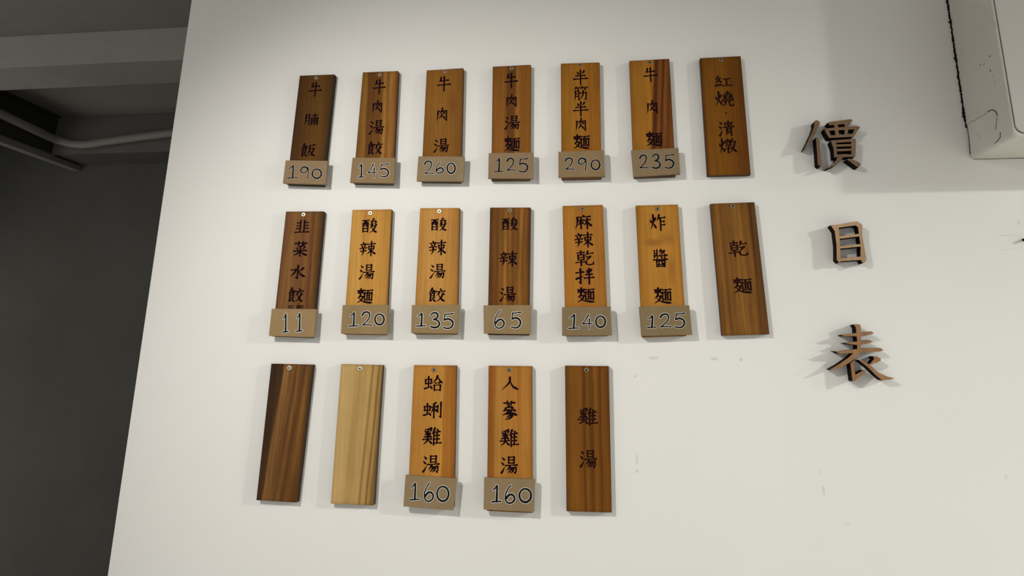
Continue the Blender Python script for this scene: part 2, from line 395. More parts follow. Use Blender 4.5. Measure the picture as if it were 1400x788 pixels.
GLYPH = {
 'cow': comp('niu', 2, 0, 98, 100),
 'half': comp('ban', 0, 0, 100, 100),
 'meat': strokes('p16,24 16,60 10,98;h16,26 84,22;v84,22 86,94;g86,94 72,86;p52,0 47,26 28,46;d50,22 72,44;p50,46 44,62 26,80;d48,54 74,80'),
 'soup': comp('shui', 0, 2, 30, 98) + comp('yang', 28, 0, 100, 100),
 'dumpling': comp('shi', 0, 0, 48, 98) + comp('jiao', 46, 2, 100, 98),
 'rice': comp('shi', 0, 0, 48, 98) + comp('fan', 46, 4, 100, 98),
 'brisket': comp('yue', 2, 2, 40, 98) + comp('nan', 46, 2, 98, 98),
 'noodle': strokes('h6,14 44,11;v25,0 25,44;p14,18 4,36;d13,24 23,36;p37,17 28,34;d35,24 47,35;p24,44 16,56 4,66;h20,54 40,52;p40,52 28,78 0,98;n12,60 40,86 102,96;'
                   'h48,14 98,11;p72,14 64,27;v50,28 50,78;h50,29 94,27;v94,27 94,80;v65,29 65,76;v79,29 79,76;h66,45 78,45;h66,60 78,60;h51,76 94,75'),
 'tendon': strokes('p20,2 14,14 4,22;h16,12 46,8;d26,13 35,25;p62,0 58,12 48,20;h60,10 98,6;d74,11 85,23') + comp('yue', 6, 28, 44, 100) + strokes('h48,48 90,43;v90,43 88,94;g88,94 74,88;p68,28 66,62 42,100'),
 'red': comp('sik', 0, 2, 46, 98) + strokes('h56,28 92,24;v73,28 72,82;h46,85 102,81'),
 'burn': comp('huo', 0, 0, 38, 100) + strokes('h58,10 82,8;v70,0 70,22;h48,24 96,21;h46,38 64,36;v55,28 55,52;h42,54 68,51;h76,36 96,34;v86,27 86,50;h74,50 100,48;h38,65 102,60;p58,64 54,84 36,98;v78,64 78,88 86,96 100,95;g100,95 101,78'),
 'dot': strokes('d42,40 60,60;d58,44 44,56'),
 'clear': comp('shui', 0, 0, 28, 100) + strokes('h38,14 92,11;h42,27 88,25;v65,0 65,40;h32,42 101,38') + comp('yue', 42, 47, 90, 100),
 'stew': comp('huo', 0, 0, 34, 100) + strokes('d48,0 54,9;h36,15 70,12;v42,22 43,38;h42,22 64,21;v64,21 63,38;h43,37 63,36;h40,50 62,48;p62,48 52,60;v52,60 52,95;g52,95 42,88;h34,71 72,66;p80,0 70,32;h76,22 98,18;p92,20 84,62 60,98;n70,34 84,72 103,95'),
 'leek': strokes('v36,0 36,88;v64,0 64,88;h12,20 34,18;h12,42 34,40;h10,64 34,62;h66,18 90,16;h66,40 90,38;h66,62 92,60;h0,92 101,88'),
 'greens': strokes('h8,12 92,9;v34,0 34,22;v66,0 64,22;p76,22 50,32 20,35;d22,42 31,53;d45,38 52,50;p82,36 68,54;h4,65 96,60;v50,52 50,101;p48,64 30,82 2,96;n52,64 70,82 102,94'),
 'water': strokes('v50,0 50,95;g50,95 34,84;h8,35 36,30;p38,30 26,60 2,82;p86,18 74,32 56,43;n52,36 68,64 102,86'),
 'sour': comp('you', 0, 6, 44, 94) + comp('jun', 46, 0, 100, 100),
 'spicy': comp('xin', 0, 4, 44, 100) + comp('shu', 46, 0, 100, 100),
 'hemp': strokes('d46,0 55,11;h14,17 94,12;p14,17 14,60 0,98;h20,41 50,37;v36,26 36,98;p35,43 30,60 19,75;d37,46 51,62;h56,39 92,35;v74,24 74,100;p73,41 66,60 53,76;n75,44 86,66 102,82'),
 'dry': strokes('h8,14 48,11;v28,0 28,24;v12,28 13,62;h12,28 46,27;v46,27 45,62;h13,45 45,44;h13,61 45,60;h0,79 56,74;v29,64 29,101;p68,2 64,18 54,33;h66,21 96,16;h60,42 84,38;p84,38 66,58 57,76;v57,76 60,90 78,95 98,90;g98,90 100,70'),
 'mix': strokes('h0,27 42,22;v24,0 24,95;g24,95 10,86;t0,66 22,58 44,47') + comp('ban', 46, 0, 100, 100),
 'fry': comp('huo', 0, 0, 42, 98) + strokes('p60,0 56,20 44,40;h58,22 98,18;v68,22 68,102;h70,46 92,43;h70,68 94,65'),
 'sauce': strokes('v28,0 28,50;v10,4 10,22;h10,23 27,21;h6,35 27,32;p14,35 6,52;p56,0 42,18;h54,8 80,6;p80,6 66,20 48,29;d56,14 63,23;h40,36 98,33;v80,26 80,50;g80,50 70,46;d54,40 62,48') + comp('you2', 0, 54, 100, 100),
 'clam': comp('chong', 0, 6, 42, 92) + strokes('p72,0 64,26 42,52;n72,8 86,34 102,50;h60,50 84,48;v54,64 56,99;h54,64 90,62;v90,62 88,99;h56,96 88,95'),
 'mussel': comp('chong', 0, 10, 40, 90) + strokes('p68,4 58,12 46,15;h42,33 74,29;v58,12 58,101;p56,34 50,54 40,68;d60,40 75,60;v79,22 79,64;v97,0 97,96;g97,96 84,88'),
 'chicken': strokes('p46,0 30,8 8,11;d9,15 16,26;d25,13 30,24;p47,10 39,24;p28,26 14,38;h14,39 32,37;p40,32 26,46 8,54;h8,55 38,51;d34,42 46,55;h0,70 50,65;p26,58 22,80 0,99;d28,68 50,94;p66,0 60,20 48,38;v61,26 61,101;d76,4 85,16;h61,25 96,21;v79,24 79,90;h62,46 92,43;h62,67 92,64;h61,91 102,87'),
 'person': strokes('p50,0 46,42 0,98;n50,22 66,66 104,95'),
 'ginseng': strokes('h14,10 86,7;v36,0 36,18;v64,0 62,18;p50,18 38,32;h38,33 60,31;d54,24 67,36;p28,36 14,51;h14,52 38,49;d32,42 43,54;p72,34 58,50;h58,51 82,48;d76,40 89,54;p50,46 34,64 2,78;n51,48 70,64 102,76;p56,60 46,68 30,74;p64,68 50,80 28,88;p72,77 54,92 20,101'),
 'every': strokes('p34,0 24,14 8,26;h30,14 92,11;v28,28 22,76;h28,30 80,28;v80,28 76,98;h0,54 100,51;h20,78 90,76'),
 'grain': strokes('v6,4 6,42;h6,4 44,3;v44,3 44,42;h6,22 44,22;h6,41 44,41;v25,4 25,100;h0,56 50,54;p24,58 2,88;d27,58 48,80;h54,6 100,4;p76,6 70,20;v60,20 60,78;h60,20 94,19;v94,19 94,78;h60,39 94,38;h60,58 94,57;h60,77 94,76;p68,80 54,98;d84,82 98,98'),
}
PROF = {'h': [(0, 1.05), (.12, .80), (.5, .66), (.86, .85), (.95, 1.25), (1, .85)],
        'v': [(0, 1.0), (.08, 1.2), (.3, .92), (.85, .92), (1, .95)],
        'p': [(0, 1.1), (.1, 1.25), (.5, .95), (.8, .60), (1, .12)],
        'n': [(0, .45), (.3, .75), (.72, 1.45), (.84, 1.45), (1, .12)],
        'd': [(0, .30), (.45, 1.0), (.8, 1.35), (1, .75)],
        't': [(0, 1.25), (.2, 1.15), (.6, .7), (1, .12)],
        'g': [(0, 1.1), (.5, .7), (1, .12)]}
def width(k, t):
    pr = PROF[k]
    for (a, wa), (b, wb) in zip(pr, pr[1:]):
        if t <= b: return wa + (wb - wa) * (t - a) / (b - a)
    return pr[-1][1]
def ribbon_polys(pts, ws, seg=8):
    out = []
    for i, (p, w) in enumerate(zip(pts, ws)):
        r = w / 2
        out.append([Vector((p.x + r * math.cos(2 * math.pi * (k + .5) / seg), p.y + r * math.sin(2 * math.pi * (k + .5) / seg))) for k in range(seg)])
        if i:
            q, v = pts[i - 1], ws[i - 1] / 2
            d = (p - q)
            if d.length < 1e-6: continue
            nn = Vector((-d.y, d.x)).normalized()
            out.append([q + nn * v, q - nn * v, p - nn * r, p + nn * r])
    return out
def union_mesh(polys, depth=0.0):
    """flat union of 2-D polygons -> (verts2d, tris, boundary edges)"""
    vs, fs = [], []
    for P in polys:
        P = [Vector((p[0], p[1])) for p in P]
        a = sum(P[i].x * P[(i + 1) % len(P)].y - P[(i + 1) % len(P)].x * P[i].y for i in range(len(P)))
        if a < 0: P.reverse()
        fs.append(list(range(len(vs), len(vs) + len(P)))); vs += P
    sc1 = 1.0 / max(1e-6, max(abs(c) for v in vs for c in v))
    r = delaunay_2d_cdt([v * sc1 for v in vs], [], fs, 1, 1e-6)
    r = (tuple(v / sc1 for v in r[0]),) + tuple(r[1:])
    V, T = r[0], []
    def inside(P, x, y):
        c = False
        for i in range(len(P)):
            a, b = vs[P[i]], vs[P[i - 1]]
            if (a.y > y) != (b.y > y) and x < (b.x - a.x) * (y - a.y) / (b.y - a.y) + a.x: c = not c
        return c
    boxes = [(min(vs[i].x for i in P), max(vs[i].x for i in P), min(vs[i].y for i in P), max(vs[i].y for i in P), P) for P in fs]
    for f in r[2]:
        x = sum(V[i].x for i in f) / 3; y = sum(V[i].y for i in f) / 3
        if any(a <= x <= b and c <= y <= d and inside(P, x, y) for a, b, c, d, P in boxes): T.append(tuple(f))
    return V, T
GCACHE = {}
def glyph_tris(name, w):
    key = (name, w)
    if key in GCACHE: return GCACHE[key]
    polys = []
    for k, pts in GLYPH[name]:
        P = [Vector(p) for p in pts]
        if len(P) > 2: P = spline(P, 4)
        elif k in 'pntdh': P = [P[0] + (P[1] - P[0]) * t for t in (0, .12, .3, .5, .72, .86, .95, 1)]
        else: P = [P[0] + (P[1] - P[0]) * t for t in (0, .1, .3, .85, 1)]
        L = [0]
        for a, b in zip(P, P[1:]): L.append(L[-1] + (b - a).length)
        ws = [w * width(k, l / L[-1]) for l in L]
        polys += ribbon_polys(P, ws)
    GCACHE[key] = union_mesh(polys)
    return GCACHE[key]

# ------------------------------------------------------------------ wood
def wood(name, stops, wall=205, warp=.05, grain=.35, streak=.0, seed=0, tilt=0.0, ring=0.0, edge=1.0, patches=(), rough=.6, xs=.11, k=1.0, rim=.22):
    m, nt, b = new_mat(name, (.3, .2, .1), rough, .08)
    co = coords(nt)
    sep = node(nt, 'ShaderNodeSeparateXYZ'); nt.links.new(co, sep.inputs[0])
    warpn = noise(nt, mapping(nt, co, (6, 3, 3.2), (seed * 3.1, seed, seed * 1.7)), 1.0, 3, .5)
    u = math_(nt, 'ADD', math_(nt, 'DIVIDE', sep.outputs[0], xs), .5)
    u = math_(nt, 'ADD', u, math_(nt, 'MULTIPLY', math_(nt, 'SUBTRACT', warpn, .5), warp * 4))
    u = math_(nt, 'ADD', u, math_(nt, 'MULTIPLY', sep.outputs[2], tilt))
    S_ = [(p, alb([c[0] * k, c[1] * k * (1.02 if seed == 16 else .99), c[2] * k * (.99 if seed == 16 else .86)], wall)) for p, c in stops]
    c = ramp(nt, u, S_)
    g = noise(nt, mapping(nt, co, (150, 60, 5), (seed * 2.3, 0, seed)), 1.0, 5, .65, .3)
    g = math_(nt, 'MULTIPLY_ADD', math_(nt, 'SUBTRACT', g, .5), grain * 3.0 + .25, 1.0)
    g2 = noise(nt, mapping(nt, co, (38, 20, 2.0), (seed * 1.3, 4, seed * .7)), 1.0, 4, .6, .6)
    g2 = math_(nt, 'MULTIPLY_ADD', math_(nt, 'SUBTRACT', g2, .5), grain * 2.0 + streak, 1.0)
    g = math_(nt, 'MULTIPLY', g, g2)
    if ring:
        wv = node(nt, 'ShaderNodeTexWave', wave_type='BANDS', bands_direction='X')
        nt.links.new(mapping(nt, co, (1, .3, .10), (seed, 0, 0)), wv.inputs['Vector'])
        wv.inputs['Scale'].default_value = 22; wv.inputs['Distortion'].default_value = 5; wv.inputs['Detail'].default_value = 2
        wv.inputs['Detail Scale'].default_value = 1.4
        g = math_(nt, 'MULTIPLY', g, math_(nt, 'MULTIPLY_ADD', math_(nt, 'SUBTRACT', wv.outputs['Fac'], .5), ring, 1.0))
    blot = noise(nt, mapping(nt, co, (14, 10, 9), (seed, seed * 2, 0)), 1.0, 3)
    g = math_(nt, 'MULTIPLY', g, math_(nt, 'MULTIPLY_ADD', math_(nt, 'SUBTRACT', blot, .5), .35, 1.0))
    gs = node(nt, 'ShaderNodeSeparateXYZ'); nt.links.new(coords(nt, 'Generated'), gs.inputs[0])
    ex = math_(nt, 'MINIMUM', gs.outputs[0], math_(nt, 'SUBTRACT', 1.0, gs.outputs[0]))
    ez = math_(nt, 'MULTIPLY', math_(nt, 'MINIMUM', gs.outputs[2], math_(nt, 'SUBTRACT', 1.0, gs.outputs[2])), 3.0)
    ed = math_(nt, 'MULTIPLY', math_(nt, 'MINIMUM', ex, ez), 14.0, clamp=True)
    ed = math_(nt, 'MULTIPLY_ADD', ed, rim, 1.0 - rim)
    g = math_(nt, 'MULTIPLY', g, ed)
    comb = node(nt, 'ShaderNodeCombineXYZ')
    for i in range(3): nt.links.new(g, comb.inputs[i])
    c = mix(nt, c, comb.outputs[0], 1.0, 'MULTIPLY')
    for (px, pz, rx, rz, col, s) in patches:         # stained figure in the board
        dx = math_(nt, 'DIVIDE', math_(nt, 'SUBTRACT', sep.outputs[0], px), rx)
        dz = math_(nt, 'DIVIDE', math_(nt, 'SUBTRACT', sep.outputs[2], pz), rz)
        d = math_(nt, 'SQRT', math_(nt, 'ADD', math_(nt, 'MULTIPLY', dx, dx), math_(nt, 'MULTIPLY', dz, dz)))
        d = math_(nt, 'ADD', d, math_(nt, 'MULTIPLY', math_(nt, 'SUBTRACT', blot, .5), 1.2))
        c = mix(nt, c, alb(col, wall), math_(nt, 'MULTIPLY', math_(nt, 'SUBTRACT', 1.15, d, clamp=True), s))
    nt.links.new(c, b.inputs['Base Color'])
    bump(nt, b, g, .12, .0006)
    # darker copy of the board colour for its side faces
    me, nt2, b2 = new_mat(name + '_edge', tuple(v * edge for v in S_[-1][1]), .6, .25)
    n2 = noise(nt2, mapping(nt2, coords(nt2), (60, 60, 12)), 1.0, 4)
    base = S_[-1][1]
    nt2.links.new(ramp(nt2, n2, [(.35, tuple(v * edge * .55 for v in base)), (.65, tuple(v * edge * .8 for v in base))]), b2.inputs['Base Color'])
    return m, me

M_ink, _, _ = new_mat('burnt_ink', (.010, .0025, .006), .8, .03)
M_ink2, _, _ = new_mat('burnt_ink_brown', (.018, .005, .005), .8, .03)
def metal(name, col, r=.35):
    m, nt, b = new_mat(name, col, r, .5, .85); return m
M_scr = metal('bright_screw_zinc', (.62, .57, .48), .5); M_scr2 = metal('dull_screw_zinc', (.26, .20, .13), .55)
M_hole, _, _ = new_mat('screw_recess', (.01, .008, .006), .8, .2)
M_marker, _, _ = new_mat('black_marker', (.009, .009, .010), .8, .03)
M_chalk, _, _ = new_mat('white_outline_paint', (.70, .69, .64), .8, .1)
def kraft(seed, seen, wall):
    m, nt, b = new_mat('kraft_tag_%d' % seed, (.4, .3, .2), .8, .06)
    f = .80 if wall < 200 else .83; c0 = alb([seen[0] * f, seen[1] * (f - .015), seen[2] * (f - .06)], wall); n = noise(nt, mapping(nt, coords(nt), (18, 8, 9), (seed, 0, seed * 2)), 1.0, 4)
    nt.links.new(ramp(nt, n, [(.3, tuple(v * .92 for v in c0)), (.7, tuple(v * 1.07 for v in c0))]), b.inputs['Base Color'])
    return m

T = .018
def frame_of(q, y):
    """centre, in-plane axes of a pixel quad TL,TR,BR,BL on plane y"""
    P = [on_y(*p, y) for p in q]
    c = sum(P, Vector()) / 4
    ax = ((P[1] - P[0]) + (P[2] - P[3])).normalized(); az = ((P[0] - P[3]) + (P[1] - P[2])).normalized()
    rot = math.atan2(-az.x, az.z)          # lean of the long axis
    return P, c, rot
def to_local(p, c, rot):
    d = p - c; cs, sn = math.cos(rot), math.sin(rot)
    return Vector((d.x * cs + d.z * sn, d.y, -d.x * sn + d.z * cs))
def slab(name, P, c, rot, yf, yb, mats, parent, bevel):
    L = [to_local(p, c, rot) for p in P]
    a = [(v.x, yf, v.z) for v in (L[3], L[2], L[1], L[0])]; b = [(v.x, yb, v.z) for v in (L[3], L[2], L[1], L[0])]
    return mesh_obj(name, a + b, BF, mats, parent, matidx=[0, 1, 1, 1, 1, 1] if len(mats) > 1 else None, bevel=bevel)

def make_board(label, quad, stops_kw, chars, screw, size, wch, ink=None, shiny=True, glw=9.5, wallb=205):
    q = quad
    P, c, rot = frame_of(q, -T)
    base = Vector((c.x, 0, min(p.z for p in P)))
    e = empty('menu_board', (c.x, 0, c.z), (0, -rot, 0))
    tag(e, label, 'menu board', 'wooden menu boards screwed to the white wall')
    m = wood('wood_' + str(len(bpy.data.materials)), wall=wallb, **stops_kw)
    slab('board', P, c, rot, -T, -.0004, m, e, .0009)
    for (g, px, py, w, h) in chars:
        V2, Tr = glyph_tris(g, wch + (2.6 if len(GLYPH[g]) < 14 else 1.2))
        o3 = on_y(px, py, -T - .0003)
        cx = to_local(o3, c, rot)
        # glyph size from pixels at this spot
        dx = (on_y(px + w / 2, py, -T) - on_y(px - w / 2, py, -T)).length; dz = (on_y(px, py + h / 2, -T) - on_y(px, py - h / 2, -T)).length
        vs = [((v.x - 50) / 100 * dx, 0, (50 - v.y) / 100 * dz) for v in V2]
        o = mesh_obj('character', vs, [t[::-1] for t in Tr], ink or M_ink, e, recalc=False)
        o.location = (cx.x, -T - .0003, cx.z)
    if screw:
        sx = to_local(on_y(*screw[:2], -T), c, rot); r = .0062
        bmv, bmf = [], []
        prof = [(r, -T + .0005), (r, -T - .0009), (r * .8, -T - .0018), (r * .42, -T - .0019), (r * .34, -T - .0004)]
        k = 20
        for (rr, yy) in prof:
            for i in range(k):
                a = 2 * math.pi * i / k; bmv.append((sx.x + rr * math.cos(a), yy, sx.z + rr * math.sin(a)))
        for j in range(len(prof) - 1):
            for i in range(k): bmf.append((j * k + i, j * k + (i + 1) % k, (j + 1) * k + (i + 1) % k, (j + 1) * k + i))
        bmf.append(tuple(range(k))); bmf.append(tuple((len(prof) - 1) * k + i for i in range(k)))
        s = mesh_obj('screw', bmv, bmf, M_scr if screw[2] else M_scr2, e, smooth=False)
        rv = [(sx.x + r * .46 * math.cos(2 * math.pi * i / 4 + .4), -T - .00205, sx.z + r * .46 * math.sin(2 * math.pi * i / 4 + .4)) for i in range(4)]
        mesh_obj('screw_recess', rv, [(0, 1, 2, 3)], M_hole, s)
    return e

DIG = {'1': [[(12, 24), (38, 14), (56, 1), (54, 50), (50, 97)], [(2, 98), (50, 96), (98, 95)]],
       '2': [[(4, 26), (18, 9), (46, 1), (72, 12), (74, 34), (56, 62), (26, 84), (8, 96)], [(8, 96), (50, 94), (98, 97)]],
       '3': [[(6, 18), (30, 3), (62, 4), (76, 20), (62, 38), (34, 47)], [(34, 47), (70, 52), (92, 72), (76, 93), (40, 99), (6, 93)]],
       '4': [[(60, 1), (34, 36), (4, 66)], [(4, 66), (50, 64), (98, 62)], [(70, 30), (67, 66), (66, 100)]],
       '5': [[(94, 3), (54, 6), (18, 8)], [(18, 8), (14, 26), (10, 44)], [(10, 44), (46, 37), (80, 48), (92, 68), (74, 92), (38, 99), (4, 92)]],
       '6': [[(58, 1), (30, 22), (10, 52), (8, 80), (30, 98), (62, 98), (88, 84), (90, 66), (68, 52), (38, 56), (14, 74)]],
       '9': [[(78, 14), (52, 2), (22, 10), (8, 32), (20, 50), (50, 50), (74, 34), (84, 10)], [(84, 8), (88, 50), (80, 100)]],
       '0': 'loop'}
def make_tag(label, quad, digits, sc_, off, seen, wallb, wpx=1.9, outline=1.4, thick=.010, seed=0):
    yb = -T - .0004; yf = yb - thick
    P, c, rot = frame_of(quad, yf)
    e = empty('price_tag', (c.x, 0, c.z), (0, -rot, 0))
    tag(e, label, 'price tag', 'kraft price tags fixed over the board ends')
    m = kraft(seed, seen, wallb)
    slab('tag_block', P, c, rot, yf, yb, [m], e, .0006)
    for (d, x0, x1, y0, y1) in digits:
        sx, ox, oy = sc_, off[0], off[1]
        X0, X1, Y0, Y1 = ox + x0 / sx, ox + x1 / sx, oy + y0 / sx, oy + y1 / sx
        ctr = on_y((X0 + X1) / 2, (Y0 + Y1) / 2, yf); lc = to_local(ctr, c, rot)
        polys_b, polys_w = [], []
        st = DIG[d]
        if st == 'loop':
            st = [[(50 + 50 * math.cos(a) , 50 + 50 * math.sin(a)) for a in [math.radians(-80 + 30 * k) for k in range(13)]]]
        for line in st:
            P3 = []
            for (u, v) in line:
                p = to_local(on_y(X0 + (X1 - X0) * u / 100, Y0 + (Y1 - Y0) * v / 100, yf), c, rot)
                P3.append(Vector((p.x - lc.x, p.z - lc.z)))
            S2 = spline([(p.x, p.y) for p in P3], 5)
            k = .00196 / 1.0
            n_ = len(S2)
            ws = [1.12 * max(wpx, 2.3) * k * (.85 + .22 * math.sin(3.0 * i / n_ + len(line))) for i in range(n_)]
            polys_b += ribbon_polys(S2, ws)
            if outline: polys_w += ribbon_polys(S2, [w + 2 * outline * k * .44 for w in ws])
        V2, Tr = union_mesh(polys_b)
        o = mesh_obj('digit', [(v.x, 0, v.y) for v in V2], [t[::-1] for t in Tr], M_marker, e, recalc=False)
        o.location = (lc.x, yf - .0005, lc.z)
        if outline:
            V2, Tr = union_mesh(polys_w)
            w = mesh_obj('outline', [(v.x, 0, v.y) for v in V2], [t[::-1] for t in Tr], M_chalk, o, recalc=False)
            w.location = (0, .00025, 0)
    return e

c1 = (4.633, (380, 90)); c2 = (4.506, (560, 80)); c3 = (4.38, (740, 70)); c5 = (4.04, (360, 275)); c6 = (4.04, (550, 275)); c7 = (3.94, (750, 270)); c9 = (3.502, (540, 485))
W1, W2, W3 = 192, 210, 214
# ---- row 1
make_board('dark brown board, leftmost of the top row, with a 190 tag on its foot', [(409.8, 103.4), (457.5, 101.7), (441.3, 254.3), (392.0, 252.5)],
  dict(stops=[(0, (62, 36, 10)), (.2, (78, 48, 12)), (.7, (92, 60, 16)), (1, (62, 38, 10))], seed=1, k=0.86, edge=.12, grain=.25),
  [('cow', 431.4, 122.4, 18, 18.5), ('brisket', 425.8, 163.4, 19, 16), ('rice', 421, 205.5, 20, 18)], (432.4, 106.5, 0), 19, 9.5, wallb=W1)
make_board('brown board with pale streaks on its right, behind the 145 tag', [(495.9, 98.9), (544.4, 97.0), (536.5, 252.0), (482.8, 251.0)],
  dict(stops=[(0, (112, 76, 26)), (.17, (126, 86, 32)), (.22, (92, 56, 20)), (.60, (104, 64, 22)), (.68, (150, 108, 52)), (.76, (118, 72, 26)), (.86, (142, 100, 48)), (1, (112, 64, 26))], seed=2, k=0.86, edge=.45, tilt=.25, grain=.22),
  [('cow', 518.8, 118.5, 17.5, 19), ('meat', 516, 146.1, 16, 16.5), ('soup', 514.9, 174.2, 19.5, 19), ('dumpling', 512.3, 202.7, 20.5, 18)], (519.3, 102.2, 0), 19, 9.5, wallb=W1)
make_board('honey brown board with darker cloud at right, behind the 260 tag', [(583.3, 96.2), (633.4, 93.0), (629.6, 249.4), (575.6, 248.6)],
  dict(stops=[(0, (136, 88, 32)), (.4, (142, 94, 34)), (.8, (136, 90, 34)), (1, (128, 82, 32))], seed=3, k=0.79, ring=.07, edge=.5, grain=.2, patches=[(.028, .055, .022, .05, (98, 58, 22), .8)]),
  [('cow', 607.3, 114.4, 19, 19.5), ('meat', 604.4, 156.6, 17, 18), ('soup', 603.3, 199.2, 20.5, 18.5)], (608.4, 97.8, 0), 19, 9.5, wallb=W1)
make_board('brown board with a dark central stripe, behind the top row\'s 125 tag', [(673.6, 91.1), (725.8, 88.4), (724.5, 245.8), (671.5, 246.5)],
  dict(stops=[(0, (126, 78, 28)), (.3, (132, 84, 32)), (.42, (96, 56, 20)), (.58, (100, 60, 22)), (.64, (142, 94, 42)), (.8, (124, 78, 28)), (1, (130, 82, 32))], seed=4, k=0.84, edge=.5, grain=.2),
  [('cow', 699.1, 110, 18.5, 19.5), ('meat', 699.4, 138.1, 17, 17), ('soup', 700.3, 167.7, 20.5, 18.5), ('noodle', 699.8, 197.2, 21.5, 19.5)], (699.4, 93.3, 0), 19, 9.5, wallb=W1)
make_board('amber board with five characters, above the 290 tag', [(766.7, 86.9), (819.9, 85.2), (822.4, 243.8), (767.5, 244.8)],
  dict(stops=[(0, (128, 84, 26)), (.4, (142, 96, 34)), (.75, (132, 84, 28)), (1, (136, 88, 30))], seed=5, k=0.91, ring=.07, edge=.5, grain=.2),
  [('half', 793.7, 105.8, 19.5, 19.5), ('tendon', 793.7, 127.8, 19.5, 19), ('half', 794.1, 148.8, 20, 19.5), ('meat', 794.3, 170.5, 17, 17.5), ('noodle', 794.8, 194, 22.5, 19.5)], (793, 89.4, 0), 19, 9.5, wallb=W1)
make_board('amber board with dark red heartwood stripes on its right half, behind the 235 tag', [(860.3, 83.2), (915.1, 80.3), (924.0, 240.8), (866.5, 242.6)],
  dict(stops=[(0, (140, 94, 36)), (.46, (146, 98, 38)), (.52, (84, 44, 18)), (.58, (72, 36, 16)), (.66, (116, 68, 30)), (.74, (66, 34, 15)), (.80, (120, 72, 32)), (.90, (88, 48, 20)), (1, (104, 60, 26))], seed=6, k=0.90, edge=.6, tilt=-.7, warp=.04, grain=.25),
  [('cow', 889.5, 102, 19, 19), ('meat', 891.8, 146.5, 17.5, 18), ('noodle', 894.1, 190.3, 22.5, 20)], (888.4, 85.5, 0), 19, 9.5, wallb=W1)
make_board('dark brown tagless board with four characters and a dot, rightmost of the top row', [(957.0, 79.4), (1012.8, 76.6), (1026.6, 238.9), (967.5, 240.2)],
  dict(stops=[(0, (74, 42, 10)), (.1, (96, 60, 18)), (.5, (94, 58, 16)), (1, (78, 44, 12))], seed=7, k=1.05, edge=.35, grain=.25),
  [('red', 988.3, 111.8, 22, 16), ('burn', 990.2, 135.4, 24, 20), ('dot', 992.7, 154.2, 11, 10), ('clear', 993.1, 175.7, 20.5, 20), ('stew', 995.1, 199.8, 23.5, 20)], (985.2, 81.9, 0), 19, 9.0, ink=M_ink2, wallb=W1)
# ---- row 2
make_board('reddish brown board with tiny writing above the 11 tag, leftmost of the middle row', [(390.9, 289.3), (442.4, 289.0), (426.8, 462.3), (372.0, 460.3)],
  dict(stops=[(0, (112, 74, 46)), (.3, (126, 86, 52)), (.6, (112, 70, 44)), (.66, (128, 88, 50)), (.8, (100, 58, 36)), (.86, (122, 82, 44)), (1, (90, 56, 26))], seed=8, k=0.87, edge=.3, tilt=.2, grain=.3, streak=.2),
  [('leek', 413.2, 310.4, 18.5, 17.5), ('greens', 410.7, 340.6, 19, 19.5), ('water', 407, 372.3, 21, 18.5), ('dumpling', 404.1, 403.7, 21, 20), ('every', 396.6, 422.3, 7.5, 9.5), ('grain', 409.6, 422.3, 9.5, 9.5)], (415, 293.6, 1), 19, 9.5, wallb=W2)
make_board('light tan board, second in the middle row, behind the 120 tag', [(481.7, 287.1), (535.0, 286.2), (527.3, 458.3), (469.3, 457.5)],
  dict(stops=[(0, (178, 134, 74)), (.25, (184, 138, 76)), (.4, (170, 122, 62)), (.75, (182, 134, 72)), (1, (170, 122, 62))], seed=9, k=0.97, ring=.07, edge=.30, tilt=.5, grain=.12),
  [('sour', 505.5, 308.9, 20.5, 19.5), ('spicy', 502.8, 340.1, 21, 19.5), ('soup', 501.6, 372, 20.5, 20), ('noodle', 498.6, 405, 22, 20.5)], (506.3, 291.6, 1), 19, 9.5, wallb=W2)
make_board('even light tan board, third in the middle row, behind the 135 tag', [(574.3, 284.6), (628.0, 284.4), (624.4, 457.6), (565.4, 457.2)],
  dict(stops=[(0, (168, 120, 66)), (.35, (180, 132, 76)), (.8, (174, 126, 70)), (1, (160, 110, 56))], seed=10, k=0.95, ring=.07, edge=.42, tilt=.2, grain=.12),
  [('sour', 600.2, 307.2, 21, 17.5), ('spicy', 598.3, 338.6, 22, 20), ('soup', 598.3, 371, 20.5, 19.5), ('dumpling', 597, 403.7, 23, 19.5)], (600.5, 289.1, 1), 19, 9.5, wallb=W2)
make_board('dark streaky walnut brown board, middle of the middle row, behind the 65 tag', [(670.0, 283.9), (725.2, 283.7), (723.0, 458.8), (666.4, 458.0)],
  dict(stops=[(0, (84, 50, 20)), (.2, (96, 60, 24)), (.4, (126, 84, 36)), (.55, (108, 68, 28)), (.75, (122, 80, 34)), (1, (80, 46, 18))], seed=11, k=0.97, edge=.35, grain=.42, streak=.3, ring=.25),
  [('sour', 697.3, 306.4, 21, 17.5), ('spicy', 695.3, 353.7, 23, 20), ('soup', 694.3, 402.5, 21.5, 20)], (697.3, 287.9, 0), 19, 9.5, wallb=W2)
make_board('orange tan board with five characters, fifth in the middle row, behind the 140 tag', [(769.0, 281.6), (824.2, 280.2), (831.6, 459.5), (773.0, 460.0)],
  dict(stops=[(0, (158, 104, 42)), (.3, (166, 112, 48)), (.34, (152, 98, 40)), (.8, (160, 106, 46)), (1, (158, 104, 42))], seed=12, k=0.93, ring=.07, edge=.45, grain=.15),
  [('hemp', 797.5, 303.5, 22.5, 19), ('spicy', 798.2, 327.9, 24, 20), ('dry', 799.5, 353.2, 24, 20), ('mix', 800, 377.9, 24, 21), ('noodle', 800.8, 403.8, 24, 20.5)], (796.2, 285.7, 0), 19, 9.5, wallb=W2)
